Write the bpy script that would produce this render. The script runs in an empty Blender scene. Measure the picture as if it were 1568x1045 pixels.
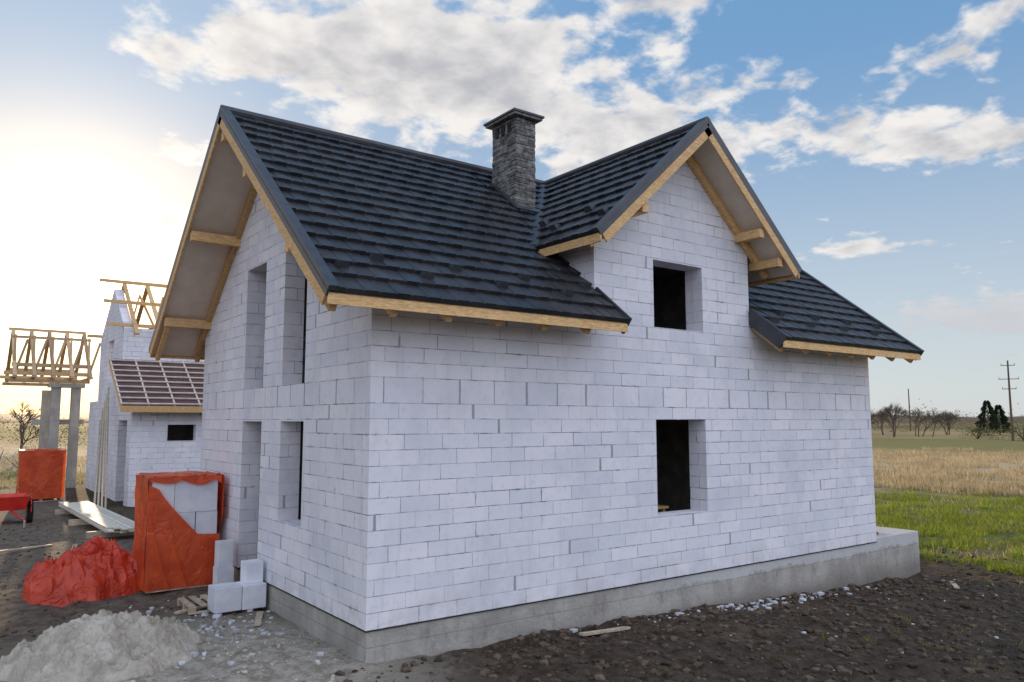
import bpy, bmesh, math, random
import numpy as np
from mathutils import Vector, Matrix
random.seed(7); np.random.seed(7)
R=math.radians
scene=bpy.context.scene
scene.view_settings.view_transform='Standard'
scene.view_settings.look='None'
scene.view_settings.exposure=0

# ------------------------------------------------------------ node helper
class NT:
    def __init__(s,tree): s.t=tree
    def put(s,sock,v):
        if v is None: return
        if isinstance(v,bpy.types.NodeSocket): s.t.links.new(v,sock)
        else: sock.default_value=v
    def n(s,typ,ins=None,**props):
        nd=s.t.nodes.new(typ)
        for k,v in props.items(): setattr(nd,k,v)
        if ins:
            for k,v in ins.items(): s.put(nd.inputs[k],v)
        return nd
    def m(s,op,a,b=None,c=None,clamp=False):
        nd=s.t.nodes.new('ShaderNodeMath'); nd.operation=op; nd.use_clamp=clamp
        s.put(nd.inputs[0],a); s.put(nd.inputs[1],b); s.put(nd.inputs[2],c)
        return nd.outputs[0]
    def v(s,op,a,b=None,scale=None):
        nd=s.t.nodes.new('ShaderNodeVectorMath'); nd.operation=op
        s.put(nd.inputs[0],a); s.put(nd.inputs[1],b)
        if scale is not None: s.put(nd.inputs['Scale'],scale)
        return nd.outputs['Value'] if op in('DOT_PRODUCT','LENGTH') else nd.outputs[0]
    def mix(s,f,a,b,mode='MIX'):
        nd=s.t.nodes.new('ShaderNodeMix'); nd.data_type='RGBA'; nd.blend_type=mode
        s.put(nd.inputs[0],f); s.put(nd.inputs[6],a); s.put(nd.inputs[7],b)
        return nd.outputs[2]
    def mr(s,x,a,b,c=0.,d=1.,smooth=True):
        nd=s.t.nodes.new('ShaderNodeMapRange')
        nd.interpolation_type='SMOOTHSTEP' if smooth else 'LINEAR'
        s.put(nd.inputs[0],x)
        for i,q in enumerate((a,b,c,d)): s.put(nd.inputs[i+1],q)
        return nd.outputs[0]
    def noise(s,vec,scale,detail=4,rough=.55,dist=0):
        nd=s.n('ShaderNodeTexNoise',{'Scale':scale,'Detail':detail,'Roughness':rough,'Distortion':dist})
        if vec is not None: s.put(nd.inputs['Vector'],vec)
        return nd.outputs[0]
    def sep(s,v):
        nd=s.n('ShaderNodeSeparateXYZ'); s.put(nd.inputs[0],v); return nd.outputs
    def comb(s,x,y,z):
        nd=s.n('ShaderNodeCombineXYZ'); s.put(nd.inputs[0],x);s.put(nd.inputs[1],y);s.put(nd.inputs[2],z); return nd.outputs[0]
def C(r,g,b): return (r,g,b,1.)
def newmat(name):
    m=bpy.data.materials.new(name); m.use_nodes=True
    t=m.node_tree; nt=NT(t); b=t.nodes['Principled BSDF']
    return m,nt,b
def bump(nt,b,h,strength=.4,dist=.02):
    nd=nt.n('ShaderNodeBump',{'Strength':strength,'Distance':dist,'Height':h})
    nt.t.links.new(nd.outputs[0],b.inputs['Normal'])
def objco(nt): return nt.n('ShaderNodeTexCoord').outputs['Object']

def simple(name,c1,c2,scale=6,rough=.8,bs=.3,bd=.01,island=0.,spec=.3,detail=3):
    m,nt,b=newmat(name); co=objco(nt)
    f=nt.mr(nt.noise(co,scale,detail,.6),.3,.7)
    col=nt.mix(f,C(*c1),C(*c2))
    if island>0:
        r=nt.n('ShaderNodeNewGeometry').outputs['Random Per Island']
        k=nt.m('MULTIPLY_ADD',r,island*2,1-island)
        col=nt.mix(1.,col,nt.comb(k,k,k),'MULTIPLY')
    nt.put(b.inputs['Base Color'],col); b.inputs['Roughness'].default_value=rough
    b.inputs['Specular IOR Level'].default_value=spec
    if bs>.15: bump(nt,b,nt.noise(co,scale*5,3,.6),bs,bd)
    return m

def block_mat():
    m,nt,b=newmat('aerated_block')
    uv=nt.n('ShaderNodeTexCoord').outputs['UV']
    s=nt.sep(uv)
    co=objco(nt)
    row=nt.m('FLOOR',nt.m('DIVIDE',s[1],.2))
    wn=nt.n('ShaderNodeTexWhiteNoise',{'W':row},noise_dimensions='1D').outputs[0]
    wob=nt.m('MULTIPLY_ADD',nt.noise(co,7,2,.6),.012,-.006)
    u=nt.m('ADD',nt.m('ADD',s[0],nt.m('MULTIPLY',wn,.22)),wob)
    v=nt.m('ADD',s[1],nt.m('MULTIPLY',wob,.6))
    nb=nt.noise(co,2.3,4,.7)
    msz=nt.mr(nb,.35,.75,.0024,.0085)
    br=nt.n('ShaderNodeTexBrick',{'Vector':nt.comb(u,v,0.),'Color1':C(1,1,1),'Color2':C(0,0,0),'Mortar':C(.5,.5,.5),
        'Scale':1.,'Mortar Size':msz,'Mortar Smooth':.25,'Bias':0.,'Brick Width':.6,'Row Height':.2},offset=.5)
    tone=nt.sep(br.outputs[0])[0]
    fac=br.outputs[1]
    base=nt.mix(tone,C(.700,.715,.78),C(.81,.805,.845))
    n1=nt.noise(co,.9,4,.65)
    base=nt.mix(nt.mr(n1,.42,.72,0.,.55),base,C(.56,.575,.64))
    n2=nt.noise(co,9,5,.7)
    base=nt.mix(nt.mr(n2,.50,.8,0.,.6),base,C(.50,.515,.56))
    z=nt.sep(co)[2]
    base=nt.mix(nt.m('MULTIPLY',nt.mr(z,.5,.0),nt.mr(nb,.35,.65,0.,.45)),base,C(.48,.47,.46))
    # rain streaks under the openings and eaves
    stk=nt.noise(nt.v('MULTIPLY',co,(7.,7.,.5)),1.,3,.6)
    base=nt.mix(nt.mr(stk,.55,.75,0.,.35),base,C(.56,.56,.59))
    jd=nt.mr(nb,.35,.62,.45,1.)
    jc=nt.mix(nt.mr(n1,.4,.62),C(.18,.19,.22),C(.40,.41,.45))
    col=nt.mix(nt.m('MULTIPLY',fac,jd),base,jc)
    msz2=nt.n('ShaderNodeTexBrick',{'Vector':nt.comb(u,v,0.),'Scale':1.,'Mortar Size':.022,'Mortar Smooth':.4,'Brick Width':.6,'Row Height':.2},offset=.5).outputs[1]
    chip=nt.m('MULTIPLY',msz2,nt.mr(nt.noise(co,3.4,5,.75),.59,.65))
    col=nt.mix(nt.m('MULTIPLY',chip,.7),col,C(.27,.27,.30))
    ring=nt.m('MULTIPLY',nt.m('GREATER_THAN',s[1],2.803),nt.m('LESS_THAN',s[1],2.997))
    par=nt.m('MULTIPLY',nt.m('MODULO',nt.m('ABSOLUTE',row),2.),.5)
    uu=nt.m('ADD',nt.m('DIVIDE',nt.m('ADD',u,nt.m('MULTIPLY',nt.m('SUBTRACT',n2,.5),.03)),.6),par)
    fu=nt.m('ABSOLUTE',nt.m('SUBTRACT',nt.m('FRACT',uu),.5))
    wj=nt.n('ShaderNodeTexWhiteNoise',{'Vector':nt.comb(nt.m('FLOOR',uu),row,3.)},noise_dimensions='3D').outputs[0]
    rare=nt.m('MAXIMUM',ring,nt.m('GREATER_THAN',wj,.94))
    rj=nt.m('MULTIPLY',rare,nt.m('LESS_THAN',fu,nt.m('MULTIPLY_ADD',wj,.030,.008)))
    col=nt.mix(nt.m('MULTIPLY',rj,.85),col,nt.mix(n2,C(.22,.22,.24),C(.40,.40,.42)))
    nt.put(b.inputs['Base Color'],col)
    b.inputs['Roughness'].default_value=.92; b.inputs['Specular IOR Level'].default_value=.15
    h=nt.m('ADD',nt.m('MULTIPLY',fac,-1.),nt.m('MULTIPLY',tone,.25))
    h=nt.m('ADD',h,nt.m('MULTIPLY',nt.noise(co,60,1,.7),.35))
    bump(nt,b,h,.6,.012)
    return m
M={}
M['block']=block_mat()
M['inner']=simple('interior_shade_tone',(.10,.095,.09),(.17,.16,.15),3,.95,.1)  # interior shade put into the colour so the openings read dark
def concrete():
    m,nt,b=newmat('concrete'); co=objco(nt); s=nt.sep(co)
    st=nt.v('MULTIPLY',co,(1.2,1.2,.35))
    c=nt.mix(nt.mr(nt.noise(co,1.1,5,.65),.35,.7),C(.30,.285,.255),C(.44,.425,.385))
    c=nt.mix(nt.mr(nt.noise(st,5,4,.7),.5,.75,0.,.6),c,C(.19,.18,.155))
    edge=nt.m('ADD',nt.m('MULTIPLY',nt.noise(co,3.2,5,.7),.46),nt.m('MULTIPLY',nt.noise(co,.5,2,.5),.25))
    sp=nt.mr(nt.m('ADD',s[2],edge),.14,.20)
    sp=nt.m('MULTIPLY',sp,nt.mr(s[0],4.,7.))
    c=nt.mix(nt.m('MULTIPLY',sp,.65),c,C(.56,.57,.58))
    ln=nt.mr(nt.m('ABSOLUTE',nt.m('ADD',s[2],nt.m('ADD',.20,nt.m('MULTIPLY',edge,.05)))),.0,.012,.5,0.)
    c=nt.mix(ln,c,C(.14,.13,.12))
    c=nt.mix(nt.mr(s[2],-.80,-.35,.6,0.),c,C(.12,.10,.08))
    nt.put(b.inputs['Base Color'],c); b.inputs['Roughness'].default_value=.9
    bump(nt,b,nt.noise(co,14,5,.7),.6,.04)
    return m
M['concrete']=concrete()
def wood(name,c1,c2,isl=.2):
    m,nt,b=newmat(name); co=objco(nt)
    g=nt.noise(nt.v('MULTIPLY',co,(2.,2.,14.)),5,4,.6,.6)
    c=nt.mix(nt.mr(g,.35,.68),C(*c1),C(*c2))
    r=nt.n('ShaderNodeNewGeometry').outputs['Random Per Island']
    k=nt.m('MULTIPLY_ADD',r,isl*2,1-isl)
    c=nt.mix(1.,c,nt.comb(k,k,k),'MULTIPLY')
    nt.put(b.inputs['Base Color'],c); b.inputs['Roughness'].default_value=.7
    return m
M['wood']=wood('fascia_timber',(.50,.30,.12),(.74,.50,.24))
M['woodgrey']=wood('weathered_timber',(.34,.27,.19),(.52,.44,.34),.25)
M['newwood']=wood('site_timber',(.38,.26,.14),(.56,.41,.25),.25)
M['board']=wood('pale_boards',(.50,.46,.38),(.68,.64,.55),.2)
M['soffit']=simple('soffit_board',(.58,.50,.40),(.68,.60,.50),2,.8,.1)
def tile():
    m,nt,b=newmat('roof_tile'); co=objco(nt)
    r=nt.n('ShaderNodeNewGeometry').outputs['Random Per Island']
    k=nt.m('MULTIPLY_ADD',r,.35,.82)
    c=nt.mix(nt.mr(nt.noise(co,1.2,4,.6),.35,.7),C(.020,.021,.025),C(.038,.039,.044))
    c=nt.mix(1.,c,nt.comb(k,k,k),'MULTIPLY')
    nt.put(b.inputs['Base Color'],c)
    nt.put(b.inputs['Roughness'],nt.mr(nt.noise(co,3,3,.6),.3,.7,.36,.55))
    b.inputs['Specular IOR Level'].default_value=.45
    bump(nt,b,nt.noise(co,90,1,.7),.3,.004)
    return m
M['tile']=tile()
M['metal']=simple('dark_flashing',(.032,.035,.042),(.05,.055,.064),4,.42,.05,.002,spec=.5)
M['stone']=simple('slate_cladding',(.10,.10,.095),(.24,.24,.23),9,.85,.6,.02,island=.45)
M['sand']=simple('sand',(.33,.295,.24),(.54,.50,.43),3,.95,.9,.06,detail=6)
M['dirt']=simple('soil_clod',(.055,.04,.028),(.12,.09,.065),6,.95,.1,.02,island=.4)
M['sandlump']=simple('sand_lump',(.30,.27,.22),(.48,.44,.37),6,.95,.1,.02,island=.25)
M['chip']=simple('block_rubble',(.38,.40,.43),(.58,.60,.64),5,.95,.1,.01,island=.25)
M['blk']=simple('loose_block',(.58,.61,.68),(.72,.74,.78),2.5,.93,.5,.01,island=.1)
M['membrane']=simple('roof_membrane',(.08,.045,.045),(.13,.075,.07),2,.6,.1)
M['batten']=simple('roof_batten',(.5,.42,.36),(.65,.56,.48),4,.8,.1)
M['rubber']=simple('tyre_rubber',(.015,.015,.015),(.035,.033,.03),8,.9)
M['redpaint']=simple('red_paint',(.50,.02,.015),(.62,.035,.02),3,.35,.05,.002,spec=.5)
M['steel']=simple('galvanised_steel',(.3,.3,.3),(.42,.42,.42),8,.5,.1)
M['bark']=simple('bark',(.07,.055,.045),(.14,.11,.09),6,.95,.1)
M['village']=simple('plaster_far',(.45,.42,.38),(.6,.57,.52),2,.9,.1)
M['roofred']=simple('far_roof',(.22,.08,.05),(.30,.12,.08),2,.9,.1)
def tarp(name,c1,c2,tr,bs=.5,sc=5.):
    m,nt,b=newmat(name); co=objco(nt)
    c=nt.mix(nt.mr(nt.noise(co,2.5,4,.6),.3,.7),C(*c1),C(*c2))
    nt.put(b.inputs['Base Color'],c); b.inputs['Roughness'].default_value=.36
    b.inputs['Specular IOR Level'].default_value=.5
    n=nt.n('ShaderNodeTexNoise',{'Vector':co,'Scale':sc,'Detail':3,'Roughness':.5,'Distortion':1.4}).outputs[0]
    rg=nt.m('SUBTRACT',1.,nt.m('MULTIPLY',nt.m('ABSOLUTE',nt.m('SUBTRACT',n,.5)),4.))
    bump(nt,b,nt.m('ADD',n,nt.m('MULTIPLY',rg,.35)),bs,.05)
    out=nt.t.nodes['Material Output']
    tl=nt.n('ShaderNodeBsdfTranslucent',{'Color':c})
    mx=nt.n('ShaderNodeMixShader',{0:tr}); nt.t.links.new(b.outputs[0],mx.inputs[1]); nt.t.links.new(tl.outputs[0],mx.inputs[2])
    nt.t.links.new(mx.outputs[0],out.inputs[0])
    return m
M['film']=tarp('orange_red_film',(.62,.075,.022),(.80,.13,.038),.3,.45,3.5)
M['tarp']=tarp('red_tarpaulin',(.52,.045,.020),(.72,.075,.028),.2,.7,5.)
def leaf(name,c1,c2,tr=.4):
    m,nt,b=newmat(name); co=objco(nt)
    r=nt.n('ShaderNodeNewGeometry').outputs['Random Per Island']
    c=nt.mix(r,C(*c1),C(*c2))
    c=nt.mix(nt.mr(nt.noise(co,.35,2,.6),.4,.65,0.,.4),c,C(c1[0]*.6,c1[1]*.6,c1[2]*.6))
    nt.put(b.inputs['Base Color'],c); b.inputs['Roughness'].default_value=.7; b.inputs['Specular IOR Level'].default_value=.15
    out=nt.t.nodes['Material Output']
    tl=nt.n('ShaderNodeBsdfTranslucent',{'Color':c})
    mx=nt.n('ShaderNodeMixShader',{0:tr}); nt.t.links.new(b.outputs[0],mx.inputs[1]); nt.t.links.new(tl.outputs[0],mx.inputs[2])
    nt.t.links.new(mx.outputs[0],out.inputs[0])
    return m
M['grass']=leaf('grass_blade',(.15,.21,.02),(.36,.40,.06))
M['straw']=leaf('dry_grass_blade',(.36,.28,.16),(.62,.52,.33))
M['scrub']=leaf('far_scrub',(.10,.08,.055),(.20,.165,.12),.15)
M['scrubgreen']=leaf('far_foliage',(.055,.07,.03),(.15,.17,.055),.2)
M['pine']=leaf('far_pine',(.018,.03,.015),(.04,.06,.025),.1)
M['blossom']=leaf('blossom',(.35,.33,.22),(.6,.58,.45),.3)
def ground_mat():
    m,nt,b=newmat('ground'); co=objco(nt); s=nt.sep(co)
    x,y=s[0],s[1]
    n1=nt.noise(co,.8,4,.65); n2=nt.noise(co,5,5,.72); n3=nt.noise(co,.12,3,.6)
    soil=nt.mix(nt.mr(n2,.3,.7),C(.036,.027,.020),C(.115,.088,.066))
    soil=nt.mix(nt.mr(n1,.5,.72,0.,.7),soil,C(.135,.105,.078))
    left=nt.mr(nt.m('ADD',x,nt.m('MULTIPLY',n1,2.)),2.2,-.4)
    soil=nt.mix(nt.m('MULTIPLY',left,.75),soil,nt.mix(nt.mr(n2,.3,.7),C(.12,.095,.075),C(.27,.22,.175)))
    dx=nt.m('DIVIDE',nt.m('ADD',x,1.6),2.6); dy=nt.m('DIVIDE',nt.m('SUBTRACT',y,.9),2.9)
    d=nt.m('SQRT',nt.m('ADD',nt.m('MULTIPLY',dx,dx),nt.m('MULTIPLY',dy,dy)))
    sm=nt.mr(nt.m('ADD',d,nt.m('MULTIPLY',nt.m('SUBTRACT',n2,.5),1.5)),1.3,.6)
    soil=nt.mix(sm,soil,nt.mix(nt.mr(n2,.35,.62),C(.28,.245,.20),C(.50,.465,.40)))
    gx=nt.m('ADD',x,nt.m('MULTIPLY_ADD',n1,3.4,-1.7))
    g=nt.m('MAXIMUM',nt.mr(gx,15.3,17.4),nt.mr(nt.m('ADD',y,nt.m('MULTIPLY',n1,6.)),36,44))
    grass=nt.mix(nt.mr(n2,.35,.68),C(.075,.095,.018),C(.22,.245,.05))
    grass=nt.mix(nt.mr(n1,.46,.62,0.,.75),grass,C(.19,.14,.07))
    dist=nt.m('ADD',x,nt.m('MULTIPLY',y,.9))
    dist=nt.m('ADD',dist,nt.m('MULTIPLY_ADD',n3,30,-15.))
    straw=nt.mix(nt.mr(n1,.35,.65),C(.34,.265,.155),C(.52,.43,.27))
    gr=nt.mix(nt.mr(dist,40,52),grass,straw)
    band=nt.noise(nt.v('MULTIPLY',co,(.012,.004,0)),1.,2,.5)
    far=nt.mix(nt.mr(band,.42,.58),C(.33,.25,.13),C(.19,.18,.07))
    gr=nt.mix(nt.mr(dist,100,135),gr,far)
    col=nt.mix(g,soil,gr)
    nt.put(b.inputs['Base Color'],col); b.inputs['Roughness'].default_value=.95; b.inputs['Specular IOR Level'].default_value=.12
    h=nt.noise(co,11,5,.8)
    bump(nt,b,h,.9,.08)
    return m
M['ground']=ground_mat()

# ------------------------------------------------------------ mesh helper
def empty(name,loc=(0,0,0)):
    e=bpy.data.objects.new(name,None); scene.collection.objects.link(e); e.location=loc; return e
class B:
    def __init__(s): s.v=[]; s.f=[]; s.mi=[]; s.mats=[]
    def mat(s,k):
        if k not in s.mats: s.mats.append(k)
        return s.mats.index(k)
    def add(s,vs,fs,k):
        o=len(s.v); s.v+= [tuple(p) for p in vs]; i=s.mat(k)
        for f in fs: s.f.append(tuple(o+q for q in f)); s.mi.append(i)
    def obox(s,O,A,S,N,ra,rs,rn,k):
        O,A,S,N=map(Vector,(O,A,S,N)); P=[]
        for n in rn:
            for t in rs:
                for a in ra: P.append(O+A*a+S*t+N*n)
        s.add(P,[(0,2,3,1),(4,5,7,6),(0,1,5,4),(2,6,7,3),(0,4,6,2),(1,3,7,5)],k)
    def box(s,a,b,k): s.obox((0,0,0),(1,0,0),(0,1,0),(0,0,1),(a[0],b[0]),(a[1],b[1]),(a[2],b[2]),k)
    def beam(s,p,q,w,h,k,up=(0,0,1)):
        p,q=Vector(p),Vector(q); d=(q-p); L=d.length; d.normalize()
        sd=d.cross(Vector(up)); 
        if sd.length<1e-4: sd=d.cross(Vector((1,0,0)))
        sd.normalize(); u=sd.cross(d)
        s.obox(p,d,sd,u,(0,L),(-w/2,w/2),(-h/2,h/2),k)
    def tube(s,p,q,r0,r1,k,n=8,cap=True):
        p,q=Vector(p),Vector(q); d=(q-p).normalized()
        a=d.cross(Vector((0,0,1)))
        if a.length<1e-3: a=d.cross(Vector((1,0,0)))
        a.normalize(); b=d.cross(a); P=[]
        for c,r in((p,r0),(q,r1)):
            for i in range(n):
                t=2*math.pi*i/n; P.append(c+(a*math.cos(t)+b*math.sin(t))*r)
        F=[(i,(i+1)%n,n+(i+1)%n,n+i) for i in range(n)]
        if cap: F+=[tuple(range(n-1,-1,-1)),tuple(range(n,2*n))]
        s.add(P,F,k)
    def obj(s,name,parent=None,smooth=False,bevel=0,recalc=True):
        me=bpy.data.meshes.new(name); me.from_pydata(s.v,[],s.f)
        for k in s.mats: me.materials.append(M[k])
        me.polygons.foreach_set('material_index',s.mi)
        if recalc:
            bm=bmesh.new(); bm.from_mesh(me); bmesh.ops.recalc_face_normals(bm,faces=bm.faces); bm.to_mesh(me); bm.free()
        if smooth: me.polygons.foreach_set('use_smooth',[True]*len(me.polygons))
        me.update()
        o=bpy.data.objects.new(name,me); scene.collection.objects.link(o)
        if parent: o.parent=parent
        if bevel:
            md=o.modifiers.new('b','BEVEL'); md.width=bevel; md.segments=2; md.limit_method='ANGLE'
        return o

# ------------------------------------------------------------ numpy noise + ground height
def vn(x,y,seed=0.):
    ix=np.floor(x); iy=np.floor(y); fx=x-ix; fy=y-iy
    fx=fx*fx*(3-2*fx); fy=fy*fy*(3-2*fy)
    def h(a,b):
        q=np.sin(a*127.1+b*311.7+seed*17.3)*43758.5453; return q-np.floor(q)
    return (h(ix,iy)*(1-fx)+h(ix+1,iy)*fx)*(1-fy)+(h(ix,iy+1)*(1-fx)+h(ix+1,iy+1)*fx)*fy
def fbm(x,y,o=4,seed=0.):
    t=0;a=.5
    for i in range(o):
        t=t+a*(vn(x*2**i+i*3.1,y*2**i-i*1.7,seed+i)-.5); a*=.55
    return t
def ss(x,a,b):
    t=np.clip((x-a)/(b-a),0,1); return t*t*(3-2*t)
def G(x,y):
    x=np.asarray(x,float); y=np.asarray(y,float)
    rr=np.hypot(x,y)
    z=-.46-.44*ss(x,1,14)-.12*ss(y,12,30)-.2*ss(rr,30,90)+1.3*ss(rr,110,260)
    near=1-ss(np.hypot(x-4,y+1),14,30)
    z=z+near*(fbm(x*1.1,y*1.1,3,2)*.16+fbm(x*4,y*4,3,5)*.085*(1-.45*ss(-x,-1,1)))
    z=z+near*ss(x,.5,2.5)*np.abs(fbm(x*7,y*7,2,8))*.07
    z=z+(1-near)*fbm(x*.25,y*.25,4,9)*.22
    z=z+.10*np.exp(-((y+1.6)/.8)**2)*ss(x,1,4)*(1-ss(x,13,16))
    z=z+.06*np.exp(-((x+.5)/.7)**2)*ss(y,-.5,1)*(1-ss(y,8,9))
    z=z+.07*np.exp(-(((x+2)/1.6)**2+((y-1.0)/1.8)**2))*(1+2*fbm(x*3,y*3,3,21))
    for c0 in(-3.0,-4.5):
        xr=c0+.35*np.sin(y*.25)
        z=z-.07*np.exp(-((x-xr)/.16)**2)*ss(y,3,6)*(1-ss(y,24,30))
    return z
def gz(x,y): return float(G(x,y))
def axis(dense,step_out,lim):
    a=list(dense); d=step_out
    while a[-1]<lim: a.append(a[-1]+d); d*=1.13
    d=step_out
    while a[0]>-lim: a.insert(0,a[0]-d); d*=1.13
    return np.array(a)
xs=axis(list(np.arange(-6.5,16,.09)),.16,2500); 
ys=axis(list(np.arange(-7,9,.09))+list(np.arange(9.1,36,.35)),.3,2500)
X,Y=np.meshgrid(xs,ys); Z=G(X,Y)
nx,ny=len(xs),len(ys)
V=np.stack([X.ravel(),Y.ravel(),Z.ravel()],1)
I=np.arange(nx*ny).reshape(ny,nx)
F=np.stack([I[:-1,:-1].ravel(),I[:-1,1:].ravel(),I[1:,1:].ravel(),I[1:,:-1].ravel()],1)
me=bpy.data.meshes.new('ground')
me.vertices.add(len(V)); me.vertices.foreach_set('co',V.ravel())
me.loops.add(F.size); me.loops.foreach_set('vertex_index',F.ravel().astype(np.int32))
me.polygons.add(len(F)); me.polygons.foreach_set('loop_start',np.arange(0,F.size,4,dtype=np.int32))
me.update(calc_edges=True); me.validate()
me.polygons.foreach_set('use_smooth',[True]*len(me.polygons))
me.materials.append(M['ground'])
scene.collection.objects.link(bpy.data.objects.new('ground',me))

# ------------------------------------------------------------ wall builder
def vmap(z):
    if z<2.9: return z/.20714*.2
    if z<3.25: return 2.8+(z-2.9)/.35*.2
    return 3.0+(z-3.25)/.207*.2
def wall(name,polys,holes,plane,pos,thick,parent,cuts_a=(),mat='block',rings=(2.9,3.25)):
    bm=bmesh.new()
    for poly in polys: bm.faces.new([bm.verts.new((a,0,z)) for a,z in poly])
    lines=[((c,0,0),(1,0,0)) for c in cuts_a]+[((0,0,z),(0,0,1)) for z in rings]
    for a0,a1,z0,z1 in holes: lines+=[((a0,0,0),(1,0,0)),((a1,0,0),(1,0,0)),((0,0,z0),(0,0,1)),((0,0,z1),(0,0,1))]
    for co,no in lines:
        bmesh.ops.bisect_plane(bm,geom=bm.verts[:]+bm.edges[:]+bm.faces[:],plane_co=co,plane_no=no,dist=1e-5)
    bmesh.ops.remove_doubles(bm,verts=bm.verts,dist=1e-4)
    dele=[]
    for f in bm.faces:
        c=f.calc_center_median()
        if any(a0<c.x<a1 and z0<c.z<z1 for a0,a1,z0,z1 in holes): dele.append(f)
    bmesh.ops.delete(bm,geom=dele,context='FACES')
    bm.verts.index_update(); bm.verts.ensure_lookup_table()
    front=[[v.index for v in f.verts] for f in bm.faces]
    P=[v.co.copy() for v in bm.verts]; n=len(P)
    be=[(e.verts[0].index,e.verts[1].index) for e in bm.edges if e.is_boundary]
    bm.free()
    def mp(p,d): return (p.x,pos+d,p.z) if plane=='Y' else (pos+d,p.x,p.z)
    vs=[mp(p,0) for p in P]+[mp(p,thick) for p in P]
    fs=[tuple(f) for f in front]+[tuple(n+i for i in reversed(f)) for f in front]+[(a,b,n+b,n+a) for a,b in be]
    nf=len(front)
    me=bpy.data.meshes.new(name); me.from_pydata(vs,[],fs)
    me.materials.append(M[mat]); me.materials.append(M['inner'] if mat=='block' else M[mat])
    for i,p in enumerate(me.polygons):
        if nf<=i<2*nf: p.material_index=1
    bm=bmesh.new(); bm.from_mesh(me); bmesh.ops.recalc_face_normals(bm,faces=bm.faces)
    uv=bm.loops.layers.uv.new('UVMap')
    for f in bm.faces:
        nrm=f.normal; c=f.calc_center_median()
        for l in f.loops:
            q=l.vert.co
            zz=q.z
            e=1e-4 if zz<c.z else -1e-4
            if abs(nrm.z)>.5: l[uv].uv=(q.x+.17,q.y*.3+.03)
            elif abs(nrm.y)>abs(nrm.x): l[uv].uv=(q.x,vmap(zz+e))
            else: l[uv].uv=(q.y+.3,vmap(zz+e))
    bm.to_mesh(me); bm.free()
    o=bpy.data.objects.new(name,me); scene.collection.objects.link(o); o.parent=parent
    return o

# ------------------------------------------------------------ roof builder
def tiles(b,O,A,S,N,regions,h=.36,w=.44,eave=True):
    O,A,S,N=map(Vector,(O,A,S,N))
    prof=[(0,.002),(.05,.016),(.44,.016),(.49,.002),(.56,.010),(.95,.010),(1.,.002)]
    for (a0,a1,s0,s1) in regions:
        r0=int(math.floor(s0/h+1e-6)); r1=int(math.ceil(s1/h-1e-6))
        for r in range(r0,r1):
            t0=max(r*h,s0)-(.05 if (r==0) else 0.03); t1=min((r+1)*h,s1)
            if t1-t0<.03: continue
            off=(r%2)*.5*w+(r%3)*.07
            c0=int(math.floor((a0-off)/w)); c1=int(math.ceil((a1-off)/w))
            for c in range(c0,c1):
                x0=c*w+off; jit=random.uniform(-.003,.003)
                pts=[]
                for fx,fh in prof:
                    xx=x0+fx*w
                    pts.append((min(max(xx,a0),a1),fh))
                if pts[-1][0]-pts[0][0]<.02: continue
                lo=[];hi=[];bt=[]
                for xx,fh in pts:
                    lo.append(O+A*xx+S*(t0+jit+(0.012 if fh<.012 else 0))+N*(.054+fh*1.6+jit)); hi.append(O+A*xx+S*t1+N*(.008+fh))
                    bt.append(O+A*xx+S*(t0+jit+.004)+N*(.0))
                n=len(pts)
                vs=lo+hi+bt
                fs=[(i,i+1,n+i+1,n+i) for i in range(n-1)]+[(i,2*n+i,2*n+i+1,i+1) for i in range(n-1)]
                fs+=[(0,n,2*n),(n-1,3*n-1,2*n-1)]
                b.add(vs,fs,'tile')
def slope(parent,nm,O,A,S,N,regions,L,sl,guards=True,verge=(True,True)):
    b=B(); tiles(b,O,A,S,N,regions); b.obj(nm+'_tiles',parent,recalc=False)
    d=B()
    for a0,a1,s0,s1 in regions:
        d.obox(O,A,S,N,(a0+.001,a1-.001),(s0+.01,s1),(-.15,.0),'soffit')
    d.obj(nm+'_deck',parent)
    t=B()
    if verge[0]:
        t.obox(O,A,S,N,(-.025,.11),(-.06,sl),(.03,.095),'metal'); t.obox(O,A,S,N,(-.03,-.001),(-.06,sl),(-.05,.03),'metal')
    if verge[1]:
        t.obox(O,A,S,N,(L-.10,L+.025),(-.06,sl),(.03,.095),'metal'); t.obox(O,A,S,N,(L+.001,L+.03),(-.06,sl),(-.05,.03),'metal')
    if guards:
        Av,Sv,Nv,Ov=map(Vector,(A,S,N,O))
        for row,so in((1.45,0.),(2.45,.62)):
            k=.35+so
            for a0,a1,s0,s1 in regions:
                if a1-a0<.6: continue
                x=a0+k
                while x<a1-.2:
                    s_=row*.36
                    if s_>s0:
                        p=Ov+Av*x+Sv*s_
                        t.add([p-Av*.10+Nv*.03,p+Av*.10+Nv*.03,p+Av*.07+Nv*.14+Sv*.02,p-Av*.07+Nv*.14+Sv*.02,p+Sv*.22+Nv*.03-Av*.04,p+Sv*.22+Nv*.03+Av*.04],
                              [(0,1,2,3),(3,2,5,4),(0,3,4),(1,5,2)],'metal')
                    x+=1.24
    t.obj(nm+'_trim',parent)
    w=B()
    if verge[0]: w.obox(O,A,S,N,(-.028,.0),(-.03,sl),(-.20,-.052),'wood')
    if verge[1]: w.obox(O,A,S,N,(L,L+.028),(-.03,sl),(-.20,-.052),'wood')
    return w

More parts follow.
